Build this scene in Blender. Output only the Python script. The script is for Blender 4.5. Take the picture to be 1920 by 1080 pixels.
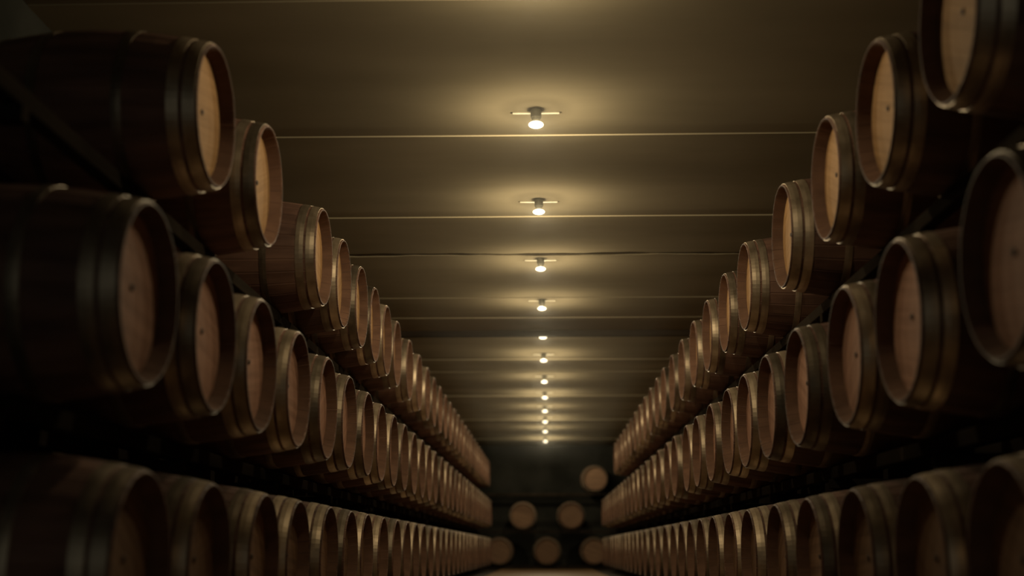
import bpy, bmesh, math, random
from mathutils import Matrix
random.seed(7)
for o in list(bpy.data.objects):
    bpy.data.objects.remove(o, do_unlink=True)
scene = bpy.context.scene
COL = scene.collection
PI = math.pi

# ------------------------------------------------------------------ camera
CAM_Z = 0.48
cd = bpy.data.cameras.new('camera')
cam = bpy.data.objects.new('camera', cd)
COL.objects.link(cam)
cam.location = (0, 0, CAM_Z)
cam.rotation_euler = (math.radians(90 + 12.027), 0, math.radians(1.583))
cd.sensor_width = 36
cd.lens = 36 * 2300 / 1920
cd.clip_start = 0.02
cd.clip_end = 200
cd.dof.use_dof = True
cd.dof.focus_distance = 8.6
cd.dof.aperture_fstop = 1.05
scene.camera = cam

# ------------------------------------------------------------------ world, exposure
w = bpy.data.worlds.new('ambient_fill')
scene.world = w
w.use_nodes = True
nt = w.node_tree
bg = nt.nodes['Background']          # added ambient fill, let in by leaving out the front wall
bg.inputs['Color'].default_value = (0.95, 1.0, 0.86, 1)
bg.inputs['Strength'].default_value = 0.22
vset = scene.view_settings
vset.view_transform = 'Standard'
vset.look = 'None'
vset.gamma = 1
vset.use_curve_mapping = False
vset.exposure = 0.0

LAMP_W = 57.0                        # power of one bulb
LAMP_COL = (1.0, 0.84, 0.53)
# light distribution of a bulb: (height of the direction, -1 straight down .. 1 straight up; relative intensity)
LAMP_PROFILE = [(-1, 0.05), (-0.92, 0.13), (-0.86, 0.32), (-0.80, 0.64), (-0.55, 0.8), (-0.2, 1.0), (0.02, 1.0), (0.155, 0.85), (0.31, 0.36), (0.44, 0.14), (0.56, 0.07), (0.77, 0.04), (1, 0.03)]

# ------------------------------------------------------------------ helpers
def mesh_obj(name, bm, mat, parent=None, smooth=False):
    me = bpy.data.meshes.new(name)
    bm.normal_update()
    bm.to_mesh(me)
    bm.free()
    me.materials.append(mat)
    if smooth:
        for p in me.polygons:
            p.use_smooth = True
    return link(name, me, parent)

def link(name, me, parent=None):
    o = bpy.data.objects.new(name, me)
    COL.objects.link(o)
    if parent is not None:
        o.parent = parent
    return o

def empty(name, loc, rz=0):
    o = bpy.data.objects.new(name, None)
    COL.objects.link(o)
    o.empty_display_size = 0.1
    o.location = loc
    o.rotation_euler = (0, 0, rz)
    return o

def tag(o, label=None, cat=None, group=None, kind=None):
    if label: o['label'] = label
    if cat: o['category'] = cat
    if group: o['group'] = group
    if kind: o['kind'] = kind
    return o

def add_box(bm, x0, x1, y0, y1, z0, z1, bevel=0.0):
    r = bmesh.ops.create_cube(bm, size=1, matrix=Matrix.Translation(((x0+x1)/2, (y0+y1)/2, (z0+z1)/2))
                              @ Matrix.Diagonal((x1-x0, y1-y0, z1-z0, 1)))
    if bevel:
        es = list({e for v in r['verts'] for e in v.link_edges})
        bmesh.ops.bevel(bm, geom=es, offset=bevel, segments=1, affect='EDGES')

def box(x0, x1, y0, y1, z0, z1, bevel=0.0):
    bm = bmesh.new()
    add_box(bm, x0, x1, y0, y1, z0, z1, bevel)
    return bm

def revolve_x(profile, n, radial=None, caps=False, closed=False):
    """profile: list of (x, r); turned about the local X axis."""
    bm = bmesh.new()
    rings = []
    for (x, r) in profile:
        ring = []
        for k in range(n):
            a = 2*PI*k/n
            rr = r
            if radial:
                a, rr = radial(k, r)
            ring.append(bm.verts.new((x, rr*math.cos(a), rr*math.sin(a))))
        rings.append(ring)
    m = len(rings)
    for i in range(m if closed else m-1):
        A, B = rings[i], rings[(i+1) % m]
        for k in range(n):
            bm.faces.new((A[k], A[(k+1) % n], B[(k+1) % n], B[k]))
    if caps:
        bm.faces.new(rings[0]); bm.faces.new(rings[-1])
    bmesh.ops.recalc_face_normals(bm, faces=bm.faces)
    return bm

def revolve_z(profile, n, caps=True):
    bm = revolve_x(profile, n, caps=caps)
    bmesh.ops.rotate(bm, verts=bm.verts, cent=(0, 0, 0), matrix=Matrix.Rotation(-PI/2, 3, 'Y'))
    return bm

# ------------------------------------------------------------------ materials
def base_mat(name, rough=0.6, metal=0.0):
    m = bpy.data.materials.new(name)
    m.use_nodes = True
    b = m.node_tree.nodes['Principled BSDF']
    b.inputs['Roughness'].default_value = rough
    b.inputs['Metallic'].default_value = metal
    return m, m.node_tree, b

def noise_mat(name, c1, c2, scale=(4, 4, 4), detail=5, rough=0.6, metal=0.0, bump=0.1, per_object=0.0, rough_var=0.0, lo=0.35, hi=0.68, spec=None):
    m, t, b = base_mat(name, rough, metal)
    N = t.nodes; L = t.links
    if spec is not None: b.inputs['Specular IOR Level'].default_value = spec
    tc = N.new('ShaderNodeTexCoord')
    mp = N.new('ShaderNodeMapping')
    mp.inputs['Scale'].default_value = scale
    L.new(tc.outputs['Object'], mp.inputs['Vector'])
    nz = N.new('ShaderNodeTexNoise')
    nz.noise_dimensions = '4D'
    nz.inputs['Scale'].default_value = 1
    nz.inputs['Detail'].default_value = detail
    L.new(mp.outputs['Vector'], nz.inputs['Vector'])
    oi = N.new('ShaderNodeObjectInfo')
    mul = N.new('ShaderNodeMath'); mul.operation = 'MULTIPLY'
    mul.inputs[1].default_value = 40.0
    L.new(oi.outputs['Random'], mul.inputs[0])
    L.new(mul.outputs[0], nz.inputs['W'])
    cr = N.new('ShaderNodeValToRGB')
    cr.color_ramp.elements[0].position = lo
    cr.color_ramp.elements[1].position = hi
    cr.color_ramp.elements[0].color = (*c1, 1)
    cr.color_ramp.elements[1].color = (*c2, 1)
    L.new(nz.outputs['Fac'], cr.inputs['Fac'])
    out = cr.outputs['Color']
    if per_object:
        hs = N.new('ShaderNodeHueSaturation')
        mr = N.new('ShaderNodeMapRange')
        mr.inputs['To Min'].default_value = 1 - per_object
        mr.inputs['To Max'].default_value = 1 + per_object
        L.new(oi.outputs['Random'], mr.inputs['Value'])
        L.new(mr.outputs[0], hs.inputs['Value'])
        L.new(out, hs.inputs['Color'])
        out = hs.outputs['Color']
    L.new(out, b.inputs['Base Color'])
    if rough_var:
        mr2 = N.new('ShaderNodeMapRange')
        mr2.inputs['To Min'].default_value = max(0.05, rough - rough_var)
        mr2.inputs['To Max'].default_value = min(1, rough + rough_var)
        L.new(nz.outputs['Fac'], mr2.inputs['Value'])
        L.new(mr2.outputs[0], b.inputs['Roughness'])
    if bump:
        bp = N.new('ShaderNodeBump')
        bp.inputs['Strength'].default_value = bump
        bp.inputs['Distance'].default_value = 0.01
        L.new(nz.outputs['Fac'], bp.inputs['Height'])
        L.new(bp.outputs['Normal'], b.inputs['Normal'])
    return m

M = {}
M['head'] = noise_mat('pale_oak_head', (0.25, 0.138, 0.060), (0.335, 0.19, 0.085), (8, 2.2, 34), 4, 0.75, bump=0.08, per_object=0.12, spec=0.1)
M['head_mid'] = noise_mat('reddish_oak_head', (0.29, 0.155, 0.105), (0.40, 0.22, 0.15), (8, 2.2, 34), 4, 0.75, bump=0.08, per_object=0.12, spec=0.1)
M['head_shaded'] = noise_mat('shade_toned_oak_head', (0.16, 0.095, 0.062), (0.24, 0.145, 0.09), (8, 2.2, 34), 4, 0.75, bump=0.08, per_object=0.15, spec=0.1)  # head oak darkened in its colour to stand in for low shade
M['chime'] = noise_mat('bare_oak_chime', (0.115, 0.062, 0.040), (0.175, 0.096, 0.062), (3, 13, 13), 4, 0.75, bump=0.1, per_object=0.15, spec=0.1)
M['stave'] = noise_mat('stained_oak_staves', (0.085, 0.043, 0.030), (0.185, 0.098, 0.066), (2.0, 13, 13), 5, 0.62, bump=0.15, per_object=0.25, spec=0.25)
M['hoop'] = noise_mat('dull_galvanised_hoop', (0.22, 0.168, 0.115), (0.38, 0.30, 0.215), (9, 9, 9), 4, 0.44, metal=0.8, bump=0.05, per_object=0.6, rough_var=0.12)
M['plug'] = noise_mat('dark_plug', (0.035, 0.02, 0.013), (0.08, 0.045, 0.03), (30, 30, 30), 3, 0.7)
M['ceiling'] = noise_mat('smoky_concrete_slab', (0.205, 0.169, 0.112), (0.285, 0.238, 0.162), (0.45, 1.3, 1.3), 6, 0.9, bump=0.12, spec=0.0)
M['beam'] = noise_mat('dark_beam', (0.022, 0.016, 0.012), (0.036, 0.026, 0.019), (0.8, 4, 4), 4, 0.9, spec=0.0)
M['wall'] = noise_mat('dark_cellar_wall', (0.016, 0.016, 0.014), (0.030, 0.029, 0.025), (1.5, 1.5, 1.5), 6, 0.95, bump=0.3, spec=0.0)
M['earth'] = noise_mat('dark_floor', (0.03, 0.024, 0.02), (0.065, 0.05, 0.04), (2, 2, 2), 6, 0.85, bump=0.3)
M['walk'] = noise_mat('tan_concrete_walkway', (0.24, 0.143, 0.066), (0.32, 0.195, 0.092), (1.3, 0.8, 1.3), 6, 0.55, bump=0.1)
M['timber'] = noise_mat('blackened_timber', (0.016, 0.013, 0.010), (0.034, 0.026, 0.020), (6, 1.0, 6), 4, 0.95, spec=0.0)
M['socket'] = noise_mat('olive_grey_socket', (0.10, 0.085, 0.05), (0.15, 0.13, 0.08), (20, 20, 20), 2, 0.5)
M['plate'] = noise_mat('cream_mounting_bar', (0.55, 0.50, 0.38), (0.66, 0.60, 0.47), (20, 20, 20), 2, 0.4)

def bulb_material():
    # clear glass envelope: glows faintly itself and lets the light of its filament through
    m = bpy.data.materials.new('glowing_bulb')
    m.use_nodes = True
    t = m.node_tree; N = t.nodes; L = t.links
    N.remove(N['Principled BSDF'])
    em = N.new('ShaderNodeEmission')
    em.inputs['Color'].default_value = (1.0, 0.86, 0.60, 1)
    em.inputs['Strength'].default_value = 1.5
    tr = N.new('ShaderNodeBsdfTransparent')
    tr.inputs['Color'].default_value = (1, 1, 1, 1)
    ad = N.new('ShaderNodeAddShader')
    L.new(em.outputs[0], ad.inputs[0])
    L.new(tr.outputs[0], ad.inputs[1])
    L.new(ad.outputs[0], N['Material Output'].inputs['Surface'])
    return m
M['bulb'] = bulb_material()

# ------------------------------------------------------------------ the cellar
Y0, Y1 = -4.0, 32.7
WX = 2.62
CEIL = 3.18
floor = tag(mesh_obj('floor', box(-WX-.2, WX+.2, Y0-.2, Y1+.2, -0.22, -0.02), M['earth']), 'dark cellar floor under the barrel racks', 'floor', kind='structure')
wl = tag(mesh_obj('wall_left', box(-WX-.2, -WX, Y0, Y1, -0.02, 3.4), M['wall']), 'dark cellar wall behind the left-hand barrels', 'wall', kind='structure')
wr = tag(mesh_obj('wall_right', box(WX, WX+.2, Y0, Y1, -0.02, 3.4), M['wall']), 'dark cellar wall behind the right-hand barrels', 'wall', kind='structure')
wb = tag(mesh_obj('wall_back', box(-WX-.2, WX+.2, Y1, Y1+.2, -0.02, 3.4), M['wall']), 'black end wall at the far end of the aisle', 'wall', kind='structure')
# pale walkway of cast bays down the middle, slightly proud of the dark floor
y = Y0
while y < 31.0:
    y2 = min(y+2.5, 31.2)
    mesh_obj('walkway_bay', box(-1.13, 1.13, y+.004, y2-.004, -0.02, 0.0, 0.004), M['walk'], floor)
    y = y2

ceiling = tag(mesh_obj('ceiling', box(-WX-.2, WX+.2, Y0-.2, Y1+.2, 3.30, 3.5), M['beam']), 'low flat concrete ceiling of long cross slabs', 'ceiling', kind='structure')
slabs = [(Y0, 1.9, 3.180), (1.9, 3.9, 3.172), (3.9, 5.72, 3.186), (5.72, 7.77, 3.180), (7.77, 9.77, 3.169), (9.77, 11.02, 3.158),
         (11.10, 13.04, 3.154), (13.04, 14.18, 3.147), (14.18, 15.04, 3.142), (15.04, 17.62, 3.180), (17.62, 18.81, 3.170),
         (18.81, 20.75, 3.160), (20.75, 21.9, 3.178), (21.9, 23.95, 3.166), (23.95, 26.05, 3.178), (26.05, 28.1, 3.167),
         (28.1, 30.75, 3.178), (30.75, Y1, 3.168)]
def jag(x, s):
    return 0.016*math.sin(3.1*x+s) + 0.011*math.sin(8.3*x+2.1*s) + 0.007*math.sin(19*x+s*3.3)
for (a, b, z) in slabs:
    bm = bmesh.new()
    n = 60 if (abs(a-11.10) < .01 or abs(b-11.02) < .01) else 10
    rows = []
    for k in range(n+1):
        x = -WX + 2*WX*k/n
        ja = jag(x, 1.0) if abs(a-11.10) < .01 else 0.004*math.sin(1.3*x+a)
        jb = jag(x, 2.4) if abs(b-11.02) < .01 else 0.004*math.sin(1.3*x+b)
        rows.append([bm.verts.new((x, a+ja, z)), bm.verts.new((x, b+jb, z)), bm.verts.new((x, b+jb, 3.30)), bm.verts.new((x, a+ja, 3.30))])
    for k in range(n):
        A, B = rows[k], rows[k+1]
        for i in range(4):
            j = (i+1) % 4
            bm.faces.new((A[i], A[j], B[j], B[i]))
    bm.faces.new(rows[0]); bm.faces.new(rows[-1])
    bmesh.ops.recalc_face_normals(bm, faces=bm.faces)
    mesh_obj('ceiling_slab', bm, M['ceiling'], ceiling)
mesh_obj('cross_beam', box(-WX, WX, 15.04, 15.10, 3.070, 3.17, 0.006), M['beam'], ceiling)

hz = bpy.data.materials.new('bulb_bloom_scatter')  # added scatter volume that stands in for bloom around the bulbs
hz.use_nodes = True
hz.node_tree.nodes.remove(hz.node_tree.nodes['Principled BSDF'])
vs = hz.node_tree.nodes.new('ShaderNodeVolumeScatter')
vs.inputs['Density'].default_value = 0.0035
vs.inputs['Anisotropy'].default_value = 0.75
vs.inputs['Color'].default_value = (0.95, 0.95, 0.92, 1)
hz.node_tree.links.new(vs.outputs[0], hz.node_tree.nodes['Material Output'].inputs['Volume'])
tag(mesh_obj('bloom_volume', box(-1.22, 1.22, -1.0, 30.4, 2.45, 3.065), hz), 'added volume under the ceiling that gives the bulbs their bloom', 'bloom_volume', kind='stuff')

# ------------------------------------------------------------------ barrels
LEN, R_END, R_MID = 0.95, 0.297, 0.357
HD = 0.062               # how far the head sits back inside the chime
def rad(x):
    u = 2*x/LEN - 1
    return R_END + (R_MID-R_END)*(1-u*u)
NS = 28
def stave_radial(k, r):
    s, j = divmod(k, 3)
    a = 2*PI*s/NS
    d = 2*PI/NS
    if j == 0: return a, r-0.0025
    if j == 1: return a+d*0.07, r
    return a+d*0.93, r
prof = [(HD+0.03, 0.266), (HD, 0.267), (0.006, 0.287), (0.0, 0.290), (0.0, 0.293), (0.005, R_END)]
prof += [(LEN*i/14, rad(LEN*i/14)) for i in range(1, 14)]
prof += [(LEN-0.005, R_END), (LEN, 0.293), (LEN, 0.290), (LEN-0.006, 0.287), (LEN-HD, 0.267), (LEN-HD-0.03, 0.266)]
def mesh_of(bm, name, mat, smooth=False):
    o = mesh_obj(name, bm, mat, None, smooth)
    me = o.data
    bpy.data.objects.remove(o)
    return me
ME_BODY = mesh_of(revolve_x(prof, NS*3, stave_radial), 'barrel_staves', M['stave'], False)
def head_bm(x0, x1):
    # six boards with a shallow joint between each two
    bm = bmesh.new()
    R = 0.2685
    nb = 7
    edges = [-R + 2*R*i/nb for i in range(nb+1)]
    for i in range(nb):
        z0, z1 = edges[i]+0.0004, edges[i+1]-0.0004
        pts = []
        ks = 8
        for k in range(ks+1):
            z = z0+(z1-z0)*k/ks
            pts.append((math.sqrt(max(R*R-z*z, 0)), z))
        pts += [(-yy, z) for (yy, z) in reversed(pts)]
        f = [bm.verts.new((x0, yy, z)) for (yy, z) in pts]
        g = [bm.verts.new((x1, yy, z)) for (yy, z) in pts]
        bm.faces.new(f); bm.faces.new(list(reversed(g)))
        for k in range(len(pts)):
            q = (k+1) % len(pts)
            bm.faces.new((f[k], f[q], g[q], g[k]))
    bmesh.ops.remove_doubles(bm, verts=bm.verts, dist=1e-6)
    bmesh.ops.recalc_face_normals(bm, faces=bm.faces)
    return bm
ME_HEADS = {k: mesh_of(head_bm(HD, HD+0.02), 'barrel_head', M[m]) for k, m in (('top', 'head'), ('middle', 'head_mid'), ('bottom', 'head_shaded'))}
ME_BACK = mesh_of(head_bm(LEN-HD-0.02, LEN-HD), 'barrel_back_head', M['head'])
def hoop_me(x0, x1):
    p = [(x0, rad(x0)-0.001), (x0, rad(x0)+0.002), ((x0+x1)/2, rad((x0+x1)/2)+0.003), (x1, rad(x1)+0.002), (x1, rad(x1)-0.001)]
    return mesh_of(revolve_x(p, 72, closed=True), 'barrel_hoop', M['hoop'], False)
HOOPS = [(0.010, 0.058), (0.072, 0.118), (0.285, 0.325), (LEN-0.325, LEN-0.285), (LEN-0.118, LEN-0.072), (LEN-0.058, LEN-0.010)]
ME_HOOPS = [hoop_me(*h) for h in HOOPS]
def plug_bm():
    bm = revolve_x([(HD-0.002, 0.004), (HD-0.006, 0.006), (HD-0.006, 0.009), (HD-0.004, 0.012), (HD+0.001, 0.013)], 14, caps=True)
    bmesh.ops.translate(bm, verts=bm.verts, vec=(0, 0.012, 0.016))
    return bm
ME_PLUG = mesh_of(plug_bm(), 'barrel_plug', M['plug'])
ME_CHIME = mesh_of(revolve_x([(HD, 0.2670), (HD, 0.2655), (0.008, 0.2850), (0.0015, 0.2885), (0.0015, 0.2905), (0.008, 0.2868)], NS*3, closed=True), 'barrel_chime', M['chime'])
R_TOT = R_MID+0.003

def barrel(x, y, z, rz, label, group, tier, far=False, roll=None):
    """Empty at the underside of the cask; local +X runs from the aisle head to the back head."""
    t = empty('wine_barrel', (x, y, z-R_TOT), rz)
    tag(t, label, 'barrel', group)
    roll = random.uniform(-0.6, 0.6) if roll is None else roll
    items = [('staves', ME_BODY), ('head', ME_HEADS[tier]), ('chime', ME_CHIME), ('back_head', ME_BACK)] + [('hoop', m) for m in ME_HOOPS]
    for nm, me in items:
        c = link(nm, me, t)
        c.location = (0, 0, R_TOT)
        c.rotation_euler = (roll, 0, 0)
        if nm == 'head' and not far:
            link('plug', ME_PLUG, c)      # dark plug near the middle of the head
    return t

def extend(l, step, end):
    l = list(l)
    while l[-1]+step <= end:
        l.append(round(l[-1]+step, 3))
    return l
XM, XT = 1.277, 1.357
ZL, ZM, ZT = 0.43, 1.292, 2.239
ROWS = [
    ('left', 'top', -XT, ZT, extend([4.8, 5.79, 7.31, 8.08, 8.90, 9.64, 10.39, 11.13, 12.17, 13.12, 14.08, 14.92], 0.86, 30.2)),
    ('left', 'middle', -XM, ZM, extend([3.86, 4.68, 5.46, 6.31, 7.18, 7.98, 8.83, 9.58, 10.37, 11.17, 11.99, 12.79, 13.55, 14.33, 15.25, 16.15], 0.84, 29.3)),
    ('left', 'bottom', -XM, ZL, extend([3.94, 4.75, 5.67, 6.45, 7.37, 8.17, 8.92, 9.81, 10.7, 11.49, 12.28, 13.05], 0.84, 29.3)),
    ('right', 'top', XT, ZT, extend([3.9, 4.83, 5.75, 6.87, 8.25, 9.21, 10.24, 11.21, 12.23, 13.2, 14.19, 15.05], 0.95, 24.6)),
    ('right', 'middle', XM, ZM, extend([3.43, 4.43, 5.25, 6.28, 7.16, 7.97, 8.71, 9.64, 10.54, 11.33, 12.41, 13.18, 14.2], 0.9, 28.8)),
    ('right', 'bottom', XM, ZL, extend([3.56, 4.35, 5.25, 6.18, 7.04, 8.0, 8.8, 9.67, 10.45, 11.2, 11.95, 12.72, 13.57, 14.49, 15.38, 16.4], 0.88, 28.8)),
]
ORD = ['nearest', 'second', 'third', 'fourth', 'fifth', 'sixth', 'seventh', 'eighth', 'ninth', 'tenth', 'eleventh', 'twelfth',
       'thirteenth', 'fourteenth', 'fifteenth', 'sixteenth', 'seventeenth', 'eighteenth']
LOOK = {'top': 'pale-headed oak wine barrel', 'middle': 'brown-headed oak wine barrel', 'bottom': 'oak wine barrel with shade-toned head'}
for side, tier, x, z, ys in ROWS:
    for i, yy in enumerate(ys):
        where = 'in the %s %s row' % (side, tier)
        if i == 0:
            lab = '%s, nearest the camera %s' % (LOOK[tier], where)
        elif i == len(ys)-1:
            lab = 'last barrel at the far end %s' % where.replace('in', 'of', 1)
        elif i < len(ORD):
            lab = '%s, %s from the camera %s' % (LOOK[tier], ORD[i], where)
        else:
            lab = 'small blurred barrel deep %s, towards the end wall' % where
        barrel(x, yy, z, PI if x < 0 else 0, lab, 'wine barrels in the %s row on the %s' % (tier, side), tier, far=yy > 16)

# the stack across the far end, heads towards the camera
END_Y = 30.85
for (x, z, lab) in [(-1.17, ZL, 'dim round barrel head, left of three in the lowest row by the end wall'),
                    (0.01, ZL, 'dim round barrel head, middle of three in the lowest row by the end wall'),
                    (1.17, ZL, 'dim round barrel head, right of three in the lowest row by the end wall'),
                    (-0.59, ZM, 'dim round barrel head, left of the pair above the lowest row by the end wall'),
                    (0.61, ZM, 'dim round barrel head, right of the pair above the lowest row by the end wall'),
                    (1.24, ZT, 'very dim barrel head high up beside the right row at the end wall')]:
    barrel(x, END_Y + (0.72 if z == ZT else 0), z, PI/2, lab, 'barrels stacked across the end wall', 'bottom', far=True)  # end casks reuse the head colour with shade toned in

# ------------------------------------------------------------------ racks
def rail_top(zc, l):
    return zc - rad(l) - 0.0036
def rack(side):
    s = -1 if side == 'left' else 1
    ya, yb = (3.3, 30.7) if side == 'left' else (3.0, 29.4)
    t = empty('barrel_rack', (s*1.9, ya, -0.02))
    tag(t, 'dark timber rack with long rails carrying the %s-hand barrel rows' % side, 'rack', 'barrel racks along the aisle')
    def part(nm, x0, x1, y0, y1, z0, z1, mat='timber', bev=0.004):
        a, b = sorted((s*x0, s*x1))
        bm = box(a, b, y0, y1, z0, z1, bev)
        bmesh.ops.translate(bm, verts=bm.verts, vec=(-s*1.9, -ya, 0.02))
        mesh_obj(nm, bm, M[mat], t)
    for (zc, xh, zb) in ((ZL, XM, -0.02), (ZM, XM, None), (ZT, XT, None)):
        for xr in (1.64, 2.10):
            # rail top touches the barrel where it is at its lowest over the rail's width
            l0, l1 = xr-0.03-xh, xr+0.03-xh
            zt = min(rail_top(zc, l0), rail_top(zc, l1))
            part('rail', xr-0.03, xr+0.03, ya, yb, zb if zb is not None else zt-0.065, zt)
    y = ya+0.25
    while y < yb:
        for (zc, xh) in ((ZM, XM), (ZT, XT)):
            zt = min(rail_top(zc, xr+d-xh) for xr in (1.64, 2.10) for d in (-.03, .03)) - 0.065
            part('cross_beam', 1.60, 2.50, y-0.03, y+0.03, zt-0.055, zt)
        part('post', 2.42, 2.50, y-0.04, y+0.04, -0.02, 1.83)
        y += 1.9
    return t
rack('left'); rack('right')
t = empty('barrel_rack', (0, END_Y+0.5, -0.02))
tag(t, 'dark timber rack carrying the barrels across the end wall', 'rack')
def epart(nm, x0, x1, y0, y1, z0, z1):
    bm = box(x0, x1, y0, y1, z0, z1, 0.004)
    bmesh.ops.translate(bm, verts=bm.verts, vec=(0, -(END_Y+0.5), 0.02))
    mesh_obj(nm, bm, M['timber'], t)
for zc, xa, xb in ((ZL, -1.9, 1.9), (ZM, -1.9, 1.9), (ZT, -1.9, 1.9)):
    for l in (0.25, 0.75):
        dy = 0.72 if zc == ZT else 0
        zt = min(rail_top(zc, l-.03), rail_top(zc, l+.03))
        if zc == ZL: zt = max(zt, 0.0)
        epart('rail', xa, xb, END_Y+dy+l-.03, END_Y+dy+l+.03, -0.02 if zc == ZL else zt-0.065, zt)
for x in (-1.86, 1.86):
    for l in (0.18, 0.88, 1.56):
        epart('post', x-.04, x+.04, END_Y+l-.03, END_Y+l+.01, -0.02, 1.88)

# ------------------------------------------------------------------ ceiling lamps
LAMP_Y = [5.33, 7.30, 9.29, 11.23, 13.13, 15.18, 17.12, 19.22, 21.44, 23.48, 25.61, 27.66, 30.35]
def slab_z(y):
    for (a, b, z) in slabs:
        if a <= y <= b: return z
    return CEIL
def ring_bulb():
    p = []
    n = 12
    for i in range(n+1):
        a = PI*i/n
        p.append((-0.021*math.cos(a), max(0.0025, 0.048*math.sin(a))))
    return revolve_z(p, 24)
ME_BULB = mesh_of(ring_bulb(), 'bulb', M['bulb'], True)
ME_SOCK = mesh_of(revolve_z([(0.0, 0.030), (-0.002, 0.034), (-0.052, 0.034), (-0.058, 0.030), (-0.072, 0.024), (-0.082, 0.018)], 20), 'socket', M['socket'], False)
ME_BAR = mesh_of(box(-0.15, 0.15, 0.040, 0.060, -0.010, 0.0, 0.003), 'mounting_bar', M['plate'])
LD = bpy.data.lights.new('bulb_filament', 'POINT')
LD.energy = LAMP_W
LD.color = LAMP_COL
LD.shadow_soft_size = 0.018
LD.use_nodes = True
lt = LD.node_tree; LN = lt.nodes; LL = lt.links
lem = LN['Emission']
g = LN.new('ShaderNodeNewGeometry')
sp = LN.new('ShaderNodeSeparateXYZ')
LL.new(g.outputs['Incoming'], sp.inputs[0])
ma = LN.new('ShaderNodeMath'); ma.operation = 'MULTIPLY_ADD'
ma.inputs[1].default_value = 0.5; ma.inputs[2].default_value = 0.5
LL.new(sp.outputs['Z'], ma.inputs[0])
cr = LN.new('ShaderNodeValToRGB')
LL.new(ma.outputs[0], cr.inputs['Fac'])
for i, (dz, v) in enumerate([LAMP_PROFILE[0], LAMP_PROFILE[-1]] + LAMP_PROFILE[1:-1]):
    e = cr.color_ramp.elements[i] if i < 2 else cr.color_ramp.elements.new(dz*0.5+0.5)
    e.position = dz*0.5+0.5
    e.color = (v, v, v, 1)
LL.new(cr.outputs['Color'], lem.inputs['Strength'])
LORD = ['nearest', 'second', 'third', 'fourth', 'fifth', 'sixth', 'seventh', 'eighth', 'ninth', 'tenth', 'eleventh', 'twelfth', 'last']
for i, yy in enumerate(LAMP_Y):
    x = -0.052 + 0.035*min(1, max(0, (yy-7)/14))
    z = slab_z(yy)
    t = empty('ceiling_lamp', (x, yy, z))
    if i == 0:
        lab = 'glowing bulb lamp on the ceiling at the very top edge of the picture'
    elif i == len(LAMP_Y)-1:
        lab = 'glowing bulb lamp on the ceiling, farthest of the line, above the end wall'
    else:
        lab = 'small glowing bulb lamp on the ceiling, %s of the line from the camera' % LORD[i]
    tag(t, lab, 'lamp', 'bulb lamps in a line down the ceiling')
    for nm, me, dz in (('socket', ME_SOCK, 0), ('bulb', ME_BULB, -0.1), ('mounting_bar', ME_BAR, 0)):
        c = link(nm, me, t)
        c.location = (0, 0, dz)
    lo = bpy.data.objects.new('bulb_filament', LD)
    COL.objects.link(lo)
    lo.parent = t
    lo.location = (0, 0, -0.1)
